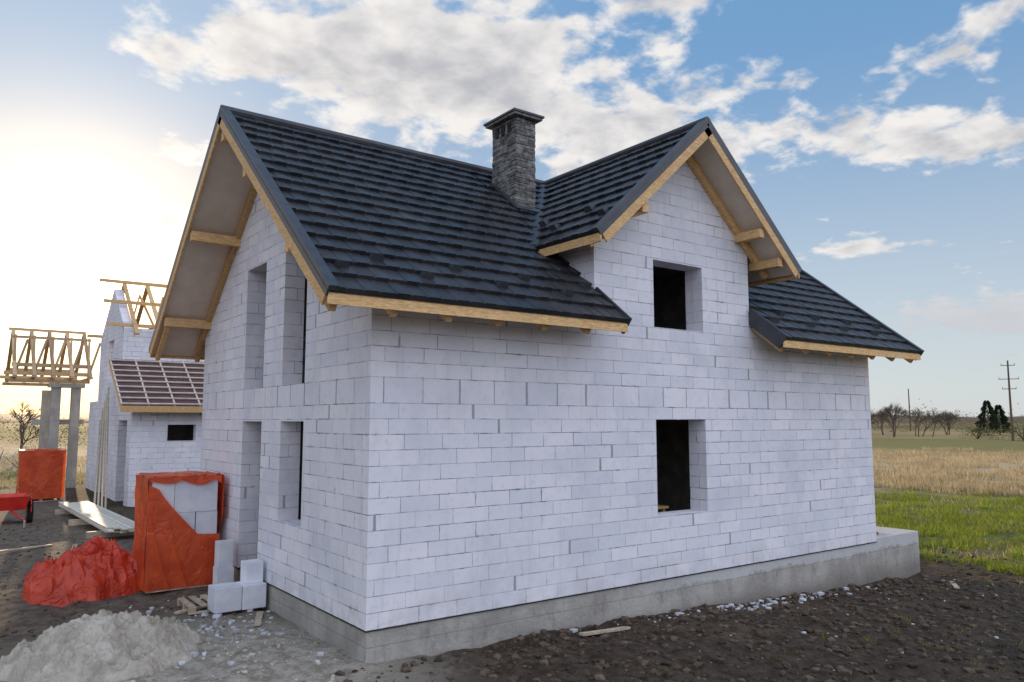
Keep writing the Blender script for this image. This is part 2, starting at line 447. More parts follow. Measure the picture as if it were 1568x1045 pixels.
house=empty('unfinished_block_house')
HX,HY=12.4,8.1; RY=4.05; EY=-.74; EZ=4.21; RZ=7.98; X0=-.94; X1=13.27
dy=RY-EY; dz=RZ-EZ; sl=math.hypot(dy,dz); Sm=Vector((0,dy,dz))/sl; Nm=Vector((0,-dz,dy))/sl
Sb=Vector((0,-dy,dz))/sl; Nb=Vector((0,dz,dy))/sl
kM=dz/dy
LX=X1-X0
WL,WR=4.0,8.08
DX=6.2; DH=2.62; DEZ=5.62; DRZ=RZ-.01; DY0=-.62
a_l=WL-X0; a_r=WR-X0
mid=[]
ns=20
for q in range(ns):
    xa=WL+(WR-WL)*q/ns; xb=WL+(WR-WL)*(q+1)/ns
    xo=xa if (xa+xb)/2<DX else xb
    yv=1.05+(RY-1.05)*(1-abs(xo-DX)/DH)-.42
    mid.append((xa-X0,xb-X0,(max(yv,.35)-EY)/dy*sl,sl))
w=slope(house,'roof_front',(X0,EY,EZ),(1,0,0),Sm,Nm,[(0,a_l,0,sl)]+mid+[(a_r,LX,0,sl)],LX,sl)
def fascia_eave(w,x0,x1,yy,sgn):
    w.box((x0,min(yy,yy+sgn*.03),EZ-.17),(x1,max(yy,yy+sgn*.03),EZ-.035),'wood')
fascia_eave(w,X0,WL-.002,EY+.01,-1); fascia_eave(w,WR+.002,X1,EY+.01,-1)
w2=slope(house,'roof_back',(X0,2*RY-EY,EZ),(1,0,0),Sb,Nb,[(0,LX,0,sl)],LX,sl,guards=False)
fascia_eave(w2,X0,X1,2*RY-EY-.01,1)
for x in np.arange(X0+.12,X1,.82):
    x=float(x)
    if WL-.1<x<WR+.1: continue
    w.obox((x,EY,EZ),(1,0,0),Sm,Nm,(-.045,.045),(-.035,1.0),(-.27,-.152),'wood')
    w2.obox((x,2*RY-EY,EZ),(1,0,0),Sb,Nb,(-.045,.045),(-.035,1.0),(-.27,-.152),'wood')
for xg in (-.05,HX+.05):
    w.obox((xg,EY,EZ),(1,0,0),Sm,Nm,(-.045,.045),(.2,sl-.05),(-.29,-.152),'wood')
    w2.obox((xg,2*RY-EY,EZ),(1,0,0),Sb,Nb,(-.045,.045),(.2,sl-.05),(-.29,-.152),'wood')
for yy in (.75,2.75,RY,5.9,7.75):
    zc=EZ+kM*((yy if yy<=RY else 2*RY-yy)-EY)-.36
    if yy==RY: zc-=.05
    w.box((X0+.03,yy-.07,zc-.09),(.1,yy+.07,zc+.09),'wood')
    w.box((HX-.1,yy-.07,zc-.09),(X1-.03,yy+.07,zc+.09),'wood')
w.obj('roof_timber_front',house); w2.obj('roof_timber_back',house)
e=B()
for xa in (WL-.02,WR-.02):
    e.obox((xa,EY,EZ),(1,0,0),Sm,Nm,(0.002,.045),(-.05,(0-EY)/dy*sl-.01),(-.2,.085),'metal')
e.tube((X0-.02,RY,RZ+.045),(X1+.02,RY,RZ+.045),.085,.085,'metal',10)
dd=DRZ-DEZ; dl=math.hypot(DH,dd); kD=dd/DH
SL=Vector((DH,0,dd))/dl; NL=Vector((-dd,0,DH))/dl
SR=Vector((-DH,0,dd))/dl; NR=Vector((dd,0,DH))/dl
Ld=RY-DY0
wd=slope(house,'dormer_roof_left',(DX-DH,DY0,DEZ),(0,1,0),SL,NL,[(0,Ld,0,dl)],Ld,dl,verge=(True,False))
wd.box((DX-DH-.03,DY0-.02,DEZ-.175),(DX-DH+.0,1.05,DEZ-.035),'wood')
wr=slope(house,'dormer_roof_right',(DX+DH,DY0,DEZ),(0,1,0),SR,NR,[(0,Ld,0,dl)],Ld,dl,verge=(True,False))
wr.box((DX+DH,DY0-.02,DEZ-.175),(DX+DH+.03,1.05,DEZ-.035),'wood')
for (ww,O,S_,N_) in((wd,(DX-DH,-.05,DEZ),SL,NL),(wr,(DX+DH,-.05,DEZ),SR,NR)):
    ww.obox(O,(0,1,0),S_,N_,(-.045,.045),(.12,dl-.05),(-.29,-.152),'wood')
for xx in (4.62,8.3,7.75):
    zc=DRZ-kD*abs(xx-DX)-.38
    wr.box((xx-.07,DY0+.03,zc-.08),(xx+.07,.08,zc+.08),'wood')
wd.obj('dormer_timber_left',house); wr.obj('dormer_timber_right',house)
e.tube((DX,DY0-.02,DRZ+.045),(DX,RY,DRZ+.045),.08,.08,'metal',10)
def vl(sg):
    p=Vector((DX-sg*DH,1.05+ .0,DEZ)); q=Vector((DX,RY,RZ))
    e.beam(p+Vector((0,0,.085)),q+Vector((0,0,.085)),.16,.02,'metal')
vl(1); vl(-1)
e.obj('flashings',house)

tv=.2
A_low=[(0,0),(HX,0),(HX,RZ-kM*RY-tv),(0,RZ-kM*RY-tv)]
zt=A_low[2][1]
A_up=[(WL,zt),(WR,zt),(WR,DRZ-kD*(WR-DX)-tv),(DX,DRZ-tv),(WL,DRZ-kD*(DX-WL)-tv)]
wall('front_long_wall',[A_low,A_up],[(5.4,6.7,1.05,2.69),(5.4,6.7,4.3,5.5)],'Y',0,.4,house,cuts_a=(WL,WR))
def gab(y0,y1):
    f=lambda y: RZ-kM*abs(y-RY)-tv
    return [(y0,0),(y1,0),(y1,f(y1)),(RY,RZ-tv),(y0,f(y0))]
holesL=[(2.3,3.3,3.25,5.5),(4.25,5.3,3.25,5.5),(2.3,3.3,1.05,2.66),(4.25,5.3,-1,2.66)]
wall('gable_wall',[gab(.4,HY)],holesL,'X',0,.345,house,cuts_a=(RY,))
wall('gable_wall_far',[gab(.4,HY)],[(3.,4.2,3.25,5.4),(1.5,2.6,0.01,2.3)],'X',HX-.4,.4,house,cuts_a=(RY,))
wall('back_wall',[[(.4,0),(HX-.4,0),(HX-.4,zt),(.4,zt)]],[(3,4.2,1.05,2.6)],'Y',HY-.4,.4,house)
for nm,xa in(('dormer_cheek',WL),('dormer_cheek_far',WR-.3)):
    wall(nm,[[(.4,zt-.3),(3.,zt-.3),(3.,DRZ-kD*max(abs(xa-DX),abs(xa+.3-DX))-tv),(.4,DRZ-kD*max(abs(xa-DX),abs(xa+.3-DX))-tv)]],[],'X',xa,.3,house)
i=B()
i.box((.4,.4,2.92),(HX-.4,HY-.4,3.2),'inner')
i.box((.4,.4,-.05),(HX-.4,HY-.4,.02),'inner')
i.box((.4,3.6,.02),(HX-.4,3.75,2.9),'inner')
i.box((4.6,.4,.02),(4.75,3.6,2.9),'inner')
i.box((4.35,2.8,3.2),(7.75,2.9,5.7),'inner'); i.box((4.35,.41,5.68),(7.75,2.8,5.72),'inner')  # dark lining boxes added so the dormer window reads dark
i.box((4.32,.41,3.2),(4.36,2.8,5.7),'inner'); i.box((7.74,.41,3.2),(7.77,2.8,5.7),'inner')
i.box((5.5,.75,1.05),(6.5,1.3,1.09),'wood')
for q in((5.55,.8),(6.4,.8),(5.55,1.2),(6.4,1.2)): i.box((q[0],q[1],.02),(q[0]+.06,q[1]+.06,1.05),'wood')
i.obj('floors_and_partitions',house)
f=B()
f.box((.015,.015,-1.6),(HX-.015,HY-.015,-.018),'concrete')
f.box((HX-.01,.03,-1.8),(14.35,1.5,.07),'concrete')
fo=f.obj('foundation',house,bevel=.015)
f=B(); f.box((-.004,-.004,-.017),(HX+.004,HY+.004,-.002),'rubber'); f.obj('damp_proof_course',house)

c=B(); cx0,cx1,cy0,cy1=4.30,4.78,2.56,3.36; cz0,cz1=6.3,8.70
c.box((cx0+.03,cy0+.03,cz0),(cx1-.03,cy1-.03,cz1-.02),'stone')
z=cz0
while z<cz1-.02:
    h=random.uniform(.035,.075); h=min(h,cz1-z)
    for side in range(4):
        L=(cx1-cx0) if side in(0,2) else (cy1-cy0)
        p=0
        while p<L-.01:
            l=min(random.uniform(.1,.3),L-p); 
            if L-p-l<.06: l=L-p
            o=random.uniform(-.004,.018); g=.003
            if side==0: a=(cx0+p+g,cy0-o,z+g); b_=(cx0+p+l-g,cy0+.05,z+h-g)
            elif side==2: a=(cx0+p+g,cy1-.05,z+g); b_=(cx0+p+l-g,cy1+o,z+h-g)
            elif side==1: a=(cx0-o,cy0+p+g,z+g); b_=(cx0+.05,cy0+p+l-g,z+h-g)
            else: a=(cx1-.05,cy0+p+g,z+g); b_=(cx1+o,cy0+p+l-g,z+h-g)
            c.box(a,b_,'stone')
            p+=l
    z+=h
for q in(.2,.42,.62):
    c.box((cx0-.026,cy0+q-.055,8.42),(cx0+.0,cy0+q+.055,8.63),'rubber')
c.box((cx0-.11,cy0-.11,cz1),(cx1+.11,cy1+.11,cz1+.05),'stone')
c.box((cx0-.14,cy0-.14,cz1+.05),(cx1+.14,cy1+.14,cz1+.09),'metal')
c.obox((cx0-.1,EY,EZ),(1,0,0),Sm,Nm,(0,.68),((cy0-.13-EY)/dy*sl,(cy0-.0-EY)/dy*sl),(.05,.085),'metal')
c.obox((cx0-.1,EY,EZ),(1,0,0),Sm,Nm,(0,.10),((cy0-EY)/dy*sl,(cy1-EY)/dy*sl),(.05,.095),'metal')
c.obj('chimney',house)
p=B()
for (x,y,z0) in((12.7,.25,.07),(12.75,.55,.07),(12.72,.4,.14),(13.0,.5,.07)): p.box((x,y,z0+.001),(x+.25,y+.12,z0+.068),'roofred')
p.tube((13.3,.9,.07),(13.3,.9,.5),.05,.05,'steel')
p.obj('bricks_and_pipe',house)

# ------------------------------------------------------------ red-wrapped pallet
def pallet(b,x0,y0,x1,y1,z):
    for i in range(6):
        xx=x0+(x1-x0-.1)*i/5; b.box((xx,y0,z+.1),(xx+.1,y1,z+.122),'woodgrey')
    for yy in(y0,(y0+y1)/2-.05,y1-.1):
        b.box((x0,yy,z+.0),(x1,yy+.1,z+.022),'woodgrey'); 
        for xx in(x0,(x0+x1)/2-.05,x1-.1): b.box((xx,yy,z+.022),(xx+.1,yy+.1,z+.1),'woodgrey')
def blocks(b,x0,y0,z0,nx,ny,nz,L,W,H,k='blk',skip=()):
    for i in range(nx):
        for j in range(ny):
            for l in range(nz):
                if (i,j,l) in skip: continue
                jx,jy=random.uniform(-.008,.008),random.uniform(-.008,.008)
                b.box((x0+i*L+.003+jx,y0+j*W+.003+jy,z0+l*H+.002),(x0+(i+1)*L-.003+jx,y0+(j+1)*W-.003+jy,z0+(l+1)*H-.001),k)
st=empty('wrapped_block_pallet')
g0=gz(-.8,6.2)
b=B(); pallet(b,-1.4,5.92,-.2,6.92,g0)
b.obj('pallet',st)
b=B(); blocks(b,-1.38,5.95,g0+.125,3,2,3,.39,.48,.62,'blk')
b.obj('blocks',st,bevel=.006)
def sheet(P,nu,nv,v0f,v1f,k,name,parent,amp=.04,sx=3,sy=4,seed=0):
    vs=[];fs=[]
    for j in range(nv+1):
        for i_ in range(nu+1):
            u=i_/nu; v=v0f(u)+(v1f(u)-v0f(u))*j/nv; p,n=P(u,v)
            q=float(fbm(np.array(u*sx+seed+v*1.5),np.array(v*sy+seed*2-u),3,seed))
            fold=(1-abs(2*float(vn(np.array(u*sx*1.5+v*2.5),np.array(v*sy*.5+seed),seed+3))-1))**3
            vs.append(Vector(p)+Vector(n)*(q*amp*1.2+fold*amp*.8))
    for j in range(nv):
        for i_ in range(nu):
            a=j*(nu+1)+i_; fs.append((a,a+1,a+nu+2,a+nu+1))
    b=B(); b.add(vs,fs,k); return b.obj(name,parent,smooth=True,recalc=False)
one=lambda u:1.; zero=lambda u:0.
top=g0+.125+3*.62+.02
pf_=lambda u,v:((-1.44+1.27*u,5.905,g0+.03+(top-g0)*v),(0,-1,0))
def cut(u):
    if u<.14: return .93-.2*u/.14*.2
    return .89-.42*min(1,(u-.14)/.55)**.85-.03*(u-.6 if u>.6 else 0)
sheet(pf_,60,70,zero,cut,'film','film_front',st,.045,3,3,1)
sheet(pf_,60,10,lambda u:.965-.05*abs(math.sin(u*7))*(.3+u),one,'film','film_front_band',st,.03,3,3,1)
sheet(lambda u,v:((-1.44,5.90+1.08*u,g0+.03+(top-g0)*v),(-1,0,0)),40,70,zero,one,'film','film_left',st,.03,3,3,2)
sheet(lambda u,v:((-.155+.10*math.sin(v*3.)*(1-v),5.90+1.05*u,g0+.03+(top-g0)*v),(1,0,0)),40,50,lambda u:.62-.45*u,one,'film','film_right',st,.05,3,3,3)
sheet(lambda u,v:((-1.455+1.32*u,5.885+1.1*v,top+.02),(0,0,1)),50,40,zero,one,'film','film_top',st,.05,4,4,4)

def heap(name,cx,cy,rx,ry,h,k,seed,n=110,lump=.35,fold=.06,parent=None,flat=.55,skirt=.03,fine=0.,ff=1.):
    u,v=np.meshgrid(np.linspace(-1.1,1.1,n+1),np.linspace(-1.1,1.1,n+1))
    ang=np.arctan2(v,u); r=np.hypot(u,v)
    edge=1/(1.02+.10*np.sin(ang*3+seed)+.05*np.sin(ang*7+seed*2)+.03*np.sin(ang*13+seed))
    rr=r*edge*1.0
    t=np.clip(1-rr**2,0,1)**flat
    big=fbm(u*1.3+seed,v*1.3,2,seed); 
    wu=u+.25*fbm(u*2,v*2,2,seed+9); wv=v+.25*fbm(u*2+5,v*2,2,seed+8)
    rid=(1-np.abs(2*vn(wu*3.2*ff+seed+v,wv*2.3*ff-u,seed+4)-1))**2.2; rid2=(1-np.abs(2*vn(wu*6.5*ff+seed-v*2,wv*5.5*ff+u,seed+6)-1))**2.5
    x=cx+u*rx; y=cy+v*ry
    z=G(x,y)-.04+t*h*(1+lump*2*big)+(t>0)*np.minimum(1,t*3)*(rid*fold+rid2*fold*.6)+np.where(rr<1,skirt,-.12)
    z=z+fine*fbm(u*14,v*14,3,seed)*np.minimum(1,t*2+.2)
    P=np.stack([x.ravel(),y.ravel(),z.ravel()],1); rf=rr.ravel()
    I=np.arange((n+1)**2).reshape(n+1,n+1); F=np.stack([I[:-1,:-1].ravel(),I[:-1,1:].ravel(),I[1:,1:].ravel(),I[1:,:-1].ravel()],1)
    F=F[rf[F].max(1)<1.09]
    b=B(); b.add(P.tolist(),[tuple(f) for f in F.tolist()],k); return b.obj(name,parent,smooth=True,recalc=False)
heap('red_tarpaulin_bundle',-2.15,7.1,1.0,.8,.60,'tarp',3,150,.35,.19,flat=.42,ff=1.3)
heap('sand_pile',-2.6,2.2,1.25,1.1,.56,'sand',6,160,.45,.09,flat=1.2,skirt=.0,fine=.22,ff=1.5)

lb=empty('stacked_aerated_blocks')
b=B(); g1=gz(-.5,3.9)
pallet(b,-1.15,3.95,-.15,4.75,g1-.02); b.obj('pallet',lb)
b=B()
b.box((-.86,3.60,g1+.02),(-.44,4.02,g1+.40),'blk'); b.box((-.43,3.58,g1+.02),(-.05,4.0,g1+.40),'blk')
b.box((-.36,3.70,g1+.402),(-.07,3.98,g1+.74),'blk')
b.box((-.42,5.1,g1+.0),(-.12,5.35,g1+.45),'blk'); b.box((-.40,5.12,g1+.452),(-.14,5.36,g1+.9),'blk')
b.obj('blocks',lb,bevel=.008)

bs=empty('timber_board_stack')
b=B()
for l in range(3):
    for i_ in range(6):
        o=random.uniform(-.35,.35)
        p=Vector((-.95+i_*.15,22.2+o,gz(-.6,20)+.22+l*.05)); q=Vector((-.75+i_*.15,13.6+o,gz(-.3,14)+.22+l*.05))
        b.beam(p,q,.135,.04,'board')
for yy in(14.5,18,21.5): b.beam((-1.2,yy,gz(-.5,yy)+.09),(.3,yy,gz(-.5,yy)+.09),.12,.18,'woodgrey')
b.obj('boards',bs)
b=B()
for i_ in range(4):
    b.tube((-.1+i_*.12,21.,gz(0,21)),(.9+i_*.06,23+4,3.2+i_*.3),.035,.03,'woodgrey',6)
b.obj('leaning_poles',None)

# ------------------------------------------------------------ neighbouring house
nh=empty('neighbouring_unfinished_house')
NX0,NX1=1.3,12.; NY0,NY1=23.,33.6
wall('front',[[(NX0,-1),(NX1,-1),(NX1,3.4),(NX0,3.4)]],[(2.6,3.65,1.9,2.53)],'Y',NY0,.35,nh)
wall('side',[[(NY0+.35,-1),(NY1,-1),(NY1,3.6),(NY0+.35,3.6)]],[(23.8,25.6,-1.2,2.7),(28.5,30.5,-1.2,2.7)],'X',NX0,.35,nh)
wall('back',[[(NX0+.35,-1),(NX1,-1),(NX1,3.4),(NX0+.35,3.4)]],[],'Y',NY1-.35,.35,nh)
wall('upper_front',[[(NX0+.35,3.3),(NX1,3.3),(NX1,6.5),(NX0+.35,6.5)]],[(4.2,5.2,5.3,6.2)],'Y',25.5,.35,nh)
wall('upper_gable',[[(25.5,3.6),(31.2,3.6),(31.2,6.5),(28.35,8.5),(25.5,6.5)]],[(27.7,29.,4.4,6.2)],'X',NX0,.35,nh)
b=B()
b.box((NX0+.4,NY0+.4,3.15),(NX1,NY1-.4,3.28),'inner'); b.box((NX0+2.0,NY0+3.5,-1),(NX1,NY0+3.6,3.1),'inner'); b.obj('floor_slab',nh)
b=B()
o_=Vector((NX0-.5,22.35,3.25)); S_=Vector((0,3.15,1.95)).normalized(); N_=Vector((0,-1.95,3.15)).normalized(); ls=math.hypot(3.15,1.95)
b.obox(o_,(1,0,0),S_,N_,(0,11.4),(0,ls),(-.03,0),'membrane')
for k in range(9): b.obox(o_,(1,0,0),S_,N_,(0,11.4),(k*.43,k*.43+.06),(.045,.085),'batten')
for k in range(13): b.obox(o_,(1,0,0),S_,N_,(k*.93,k*.93+.06),(0,ls),(.0,.044),'batten')
for k in range(13): b.obox(o_,(1,0,0),S_,N_,(k*.93,k*.93+.08),(0,ls),(-.18,-.031),'wood')
b.box((NX0-.52,22.3,3.0),(NX1,22.33,3.24),'wood')
for k in range(11):
    x=NX0+.4+k*.95
    b.beam((x,24.9,6.2),(x,28.35,8.75),.07,.16,'wood',up=(1,0,0)); b.beam((x,31.8,6.2),(x,28.35,8.75),.07,.16,'wood',up=(1,0,0))
    b.beam((x,25.5,6.7),(x,31.2,6.7),.05,.14,'wood',up=(1,0,0))
    b.beam((x+.05,26.6,6.75),(x+.5,27.6,8.2),.05,.09,'wood'); b.beam((x+.95,26.6,6.75),(x+.5,27.6,8.2),.05,.09,'wood')
for yy,zz in((25.6,6.62),(26.9,7.75),(28.35,8.85),(31.1,6.62)): b.beam((NX0-.6,yy,zz),(NX1,yy,zz),.1,.14,'wood')
b.obj('roof_timbers',nh)
pf=empty('timber_porch_frame')
b=B()
for x,y in((-.1,34.2),(.75,34.2),(-.1,38.5)):
    b.box((x-.2,y-.2,-1.2),(x+.2,y+.2,4.3),'concrete')
b.box((-1.0,34.35,2.5),(1.2,34.6,2.75),'concrete')
b.box((-.45,33.9,4.3),(1.1,34.5,4.5),'concrete')
b.obj('columns',pf)
b=B()
for zz,x0_ in((4.6,-2.1),(4.95,-2.3),(5.35,-2.0)): b.beam((x0_,34.0,zz),(1.3,34.,zz),.14,.18,'newwood'); b.beam((x0_,38.5,zz),(1.3,38.5,zz),.12,.16,'newwood')
for k in range(5):
    x=-1.9+k*.78
    b.beam((x,33.2,4.8),(x,36.2,7.2),.06,.16,'newwood',up=(1,0,0)); b.beam((x,39,4.8),(x,36.2,7.2),.06,.16,'newwood',up=(1,0,0))
    b.beam((x,34,4.8),(x,34.3,6.8),.09,.09,'newwood')
    b.beam((x,34,4.8),(x+.5,34.3,6.6),.07,.09,'newwood')
    b.beam((x,32.9,4.75),(x,39,4.75),.08,.16,'newwood',up=(1,0,0))
b.beam((-2.1,36.2,7.25),(1.3,36.2,7.25),.08,.14,'newwood'); b.beam((-2.1,34.3,6.7),(1.3,34.3,6.7),.08,.12,'newwood')
b.obj('timbers',pf)

rs=empty('wrapped_brick_stack'); b=B(); g2=gz(-1,27.6)
pallet(b,-1.85,27.5,-.3,28.6,g2); b.obj('pallet',rs)
b=B(); blocks(b,-1.8,27.55,g2+.125,5,4,15,.29,.25,.125,'roofred'); b.obj('bricks',rs)
sheet(lambda u,v:((-1.86+1.58*u,27.5,g2+.1+1.95*v),(0,-1,0)),40,40,zero,one,'film','film_front',rs,.04,3,3,5)
sheet(lambda u,v:((-1.86,27.5+1.12*u,g2+.1+1.95*v),(-1,0,0)),30,40,zero,one,'film','film_left',rs,.04,3,3,6)
sheet(lambda u,v:((-1.88+1.62*u,27.48+1.15*v,g2+2.05),(0,0,1)),30,30,zero,one,'film','film_top',rs,.06,3,3,7)

ct=empty('red_utility_cart')
b=B(); gx,gy=-2.42,20.0; g3=gz(gx,gy)
def wheel(b,cx,cy,cz,r,wd):
    n=24
    for (rr,ww,k) in((r,wd,'rubber'),(r*.55,wd*1.05,'redpaint'),(r*.18,wd*1.2,'steel')):
        b.tube((cx-ww/2,cy,cz),(cx+ww/2,cy,cz),rr,rr,k,n)
    for i_ in range(n):
        t=2*math.pi*i_/n
        b.obox((cx,cy+math.cos(t)*r,cz+math.sin(t)*r),(1,0,0),(0,-math.sin(t),math.cos(t)),(0,math.cos(t),math.sin(t)),(-wd/2,wd/2),(-.02,.02),(-.01,.015),'rubber')
wheel(b,gx+.35,gy,g3+.33,.33,.16); wheel(b,gx-.75,gy,g3+.33,.33,.16)
b.obj('wheels',ct)
b=B()
Ov=Vector((gx-.65,gy-.5,g3+.45))
b.add([Ov+Vector(p) for p in((0,0,0),(.85,0,0),(.85,1.1,0),(0,1.1,0),(-.08,-.15,.42),(.93,-.15,.42),(.93,1.3,.42),(-.08,1.3,.42))],
      [(0,1,2,3),(0,1,5,4),(1,2,6,5),(2,3,7,6),(3,0,4,7)],'redpaint')
for k in range(7):
    t0=math.pi*(k)/7; t1=math.pi*(k+1)/7
    for cx in(gx+.35,gx-.75):
        b.beam((cx,gy+math.cos(t0)*.40,g3+.35+math.sin(t0)*.40),(cx,gy+math.cos(t1)*.40,g3+.35+math.sin(t1)*.40),.24,.02,'redpaint',up=(1,0,0.001))
b.tube((gx-.2,gy-.5,g3+.45),(gx+.1,gy-1.6,g3+.25),.03,.03,'redpaint')
b.tube((gx+.1,gy-1.6,g3+.25),(gx+.1,gy-1.6,g3+.0),.03,.03,'steel')
b.obj('body',ct)

# ------------------------------------------------------------ scatter
ico=bmesh.new(); bmesh.ops.create_icosphere(ico,subdivisions=1,radius=1)
IV=np.array([v.co[:] for v in ico.verts]); IF=np.array([[v.index for v in f.verts] for f in ico.faces]); ico.free()
def scatter(name,pts,sizes,k,flat=.7,boxy=False,sink=.2):
    b=B(); vs=[];fs=[];o=0
    for (x,y),s in zip(pts,sizes):
        sc=s*np.array([random.uniform(.7,1.3),random.uniform(.7,1.3),flat*random.uniform(.6,1.2)])
        P=(IV*(1+np.random.uniform(-.28,.28,(12,1))))
        if boxy: P=np.sign(P)*np.abs(P)**.45
        P=P*sc; t=random.uniform(0,6.28); ct_,st_=math.cos(t),math.sin(t)
        P=np.stack([P[:,0]*ct_-P[:,1]*st_,P[:,0]*st_+P[:,1]*ct_,P[:,2]],1)
        P+=np.array([x,y,gz(x,y)+s*flat*(.5-sink)])
        vs+=P.tolist(); fs+=(IF+o).tolist(); o+=12
    b.v=vs; b.f=[tuple(f) for f in fs]; b.mi=[0]*len(fs); b.mats=[k]
    return b.obj(name,None,recalc=False)
pts=[];sz=[]
while len(pts)<9000:
    x=random.uniform(-1,18); y=-random.random()**1.2*7.5-.03 if x<13 else random.uniform(-6,6)
    if x<1 and random.random()<.6: continue
    pts.append((x,y)); sz.append(.012+.065*random.random()**4)
while len(pts)<11200:
    x=random.uniform(-6,-.05); y=random.uniform(3,20); pts.append((x,y)); sz.append(.008+.035*random.random()**4)
scatter('soil_clods',pts,sz,'dirt')
pts=[];sz=[]
while len(pts)<1300:
    x=random.gauss(-1.8,1.3); y=random.gauss(1.1,1.3)
    if x>-.05: continue
    pts.append((x,y)); sz.append(.007+.035*random.random()**4)
scatter('sand_lumps',pts,sz,'sandlump')
pts=[];sz=[]
for _ in range(230):
    x=min(max(random.gauss(8.0,1.8),1.5),13); y=-.10-abs(random.gauss(0,.22)); pts.append((x,y)); sz.append(.010+.055*random.random()**4)
for _ in range(90):
    pts.append((random.uniform(3,15),random.uniform(-4,-.2))); sz.append(.008+.025*random.random()**3)
for _ in range(200):
    pts.append((random.gauss(-.9,.6),random.gauss(3.0,1.1))); sz.append(.010+.045*random.random()**4)
pts=[(x,y) if not(-.02<x<12.5 and y>-.05) else (x-1.2 if x<2 else x,y if x<2 else -.2) for x,y in pts]
scatter('block_rubble',pts,sz,'chip',.7,True)

b=B()
for (x,y,a,L) in((3.2,-.5,.03,1.0),(-.55,2.5,1.2,.9),(-1.3,4.2,.2,1.0),(12.5,-1.6,.5,1.2),(-1.9,11.5,1.4,1.6),(-3.3,13,.4,1.3)):
    z=gz(x,y)+.03; b.beam((x,y,z),(x+math.cos(a)*L,y+math.sin(a)*L,gz(x+math.cos(a)*L,y+math.sin(a)*L)+.02),.1,.03,'woodgrey')
b.obj('scrap_planks',None)

def blades(name,xy,h,wd,k,lean=.35):
    n=len(xy); x,y=xy[:,0],xy[:,1]; z=G(x,y)-.02
    t=np.random.uniform(0,6.28,n); H=h*np.random.uniform(.4,1.2,n)*(1+1.6*fbm(x*.8,y*.8,3,31)); W=wd*np.random.uniform(.6,1.3,n)
    dx,dy_=np.cos(t)*W,np.sin(t)*W; lx=np.random.normal(0,lean,n)*H; ly=np.random.normal(0,lean,n)*H
    P=np.stack([np.stack([x-dx,y-dy_,z],1),np.stack([x+dx,y+dy_,z],1),np.stack([x+lx,y+ly,z+H],1)],1).reshape(-1,3)
    b=B(); b.v=P.tolist(); b.f=[(3*i,3*i+1,3*i+2) for i in range(n)]; b.mi=[0]*n; b.mats=[k]
    return b.obj(name,None,recalc=False)
def cone(n,r0,r1,a0,a1):
    r=r0+(r1-r0)*np.random.uniform(0,1,n)**1.3
    a=np.radians(np.random.uniform(a0,a1,n))
    return np.stack([-4.5+r*np.cos(a),-9.3+r*np.sin(a)],1)
xy=cone(90000,20,60,12,46)
n_=fbm(xy[:,0]*.5,xy[:,1]*.5,4,11)
keep=(xy[:,0]+n_*9>16.9)&((xy[:,0]+.9*xy[:,1])<52+n_*30)&(fbm(xy[:,0]*.9,xy[:,1]*.9,3,4)>-.05)
blades('grass',xy[keep],.20,.02,'grass')
xy=cone(14000,18,60,12,46)
keep=(xy[:,0]>16.5)&(fbm(xy[:,0]*.5,xy[:,1]*.5,3,41)>.03)
blades('dry_grass',xy[keep],.22,.015,'straw')
xy=cone(90000,44,150,12,46)
n_=fbm(xy[:,0]*.12,xy[:,1]*.12,4,13)
keep=((xy[:,0]+.9*xy[:,1])>44+n_*30)&((xy[:,0]+.9*xy[:,1])<135+n_*60)&(fbm(xy[:,0]*.3,xy[:,1]*.3,3,14)>-.1)
blades('dry_grass.001',xy[keep],.42,.035,'straw',.25)
xy=np.stack([np.random.uniform(-14,8,12000),np.random.uniform(36,80,12000)],1)
blades('dry_grass.002',xy,.28,.03,'straw',.3)
# sparse weeds on the bare soil
cen=np.stack([np.random.uniform(2,16,60),np.random.uniform(-5,-.6,60)],1)
xy=np.repeat(cen,14,0)+np.random.normal(0,.05,(840,2))
blades('weeds',xy,.09,.007,'grass',.6)

def clump(b,cx,cy,r,h,k,n,fs_=.5,zb=None,lo=.15):
    z0=gz(cx,cy) if zb is None else zb
    lobes=[(random.gauss(0,.45),random.gauss(0,.45),random.uniform(lo,.75),random.uniform(.25,.5)) for _ in range(8)]
    for _ in range(n):
        lx,ly,lz,lr=random.choice(lobes)
        d=Vector((random.gauss(0,1),random.gauss(0,1),random.gauss(0,1))).normalized()*lr*random.random()**.4
        p=Vector((cx+(lx+d.x)*r,cy+(ly+d.y)*r,z0+max(.02,(lz+d.z*.8))*h))
        d=Vector((random.gauss(0,1),random.gauss(0,1),random.gauss(0,1))).normalized(); e_=d.orthogonal().normalized()
        s=fs_*random.uniform(.4,1.1)
        b.add([p,p+d*s,p+d*s*.5+e_*s*.5],[(0,1,2)],k)
def bare(b,p,d,L,r,depth,k='bark',sp=.5):
    q=p+d*L; b.tube(p,q,r,r*.68,k,4,cap=False)
    if depth==0: return
    for _ in range(3 if depth>2 else 4):
        nd=(d+Vector((random.gauss(0,sp),random.gauss(0,sp),random.gauss(.12,.3)))).normalized()
        bare(b,p+d*L*random.uniform(.65,1.),nd,L*random.uniform(.6,.85),r*.6,depth-1,k,sp)
b=B(); bare(b,Vector((1.2,70,gz(1.2,70))),Vector((0,0,1)),1.7,.16,5); b.obj('bare_tree',None,recalc=False)
b=B(); bare(b,Vector((-3.,85,gz(0,85))),Vector((0,0,1)),2.0,.16,5); b.obj('bare_tree.001',None,recalc=False)
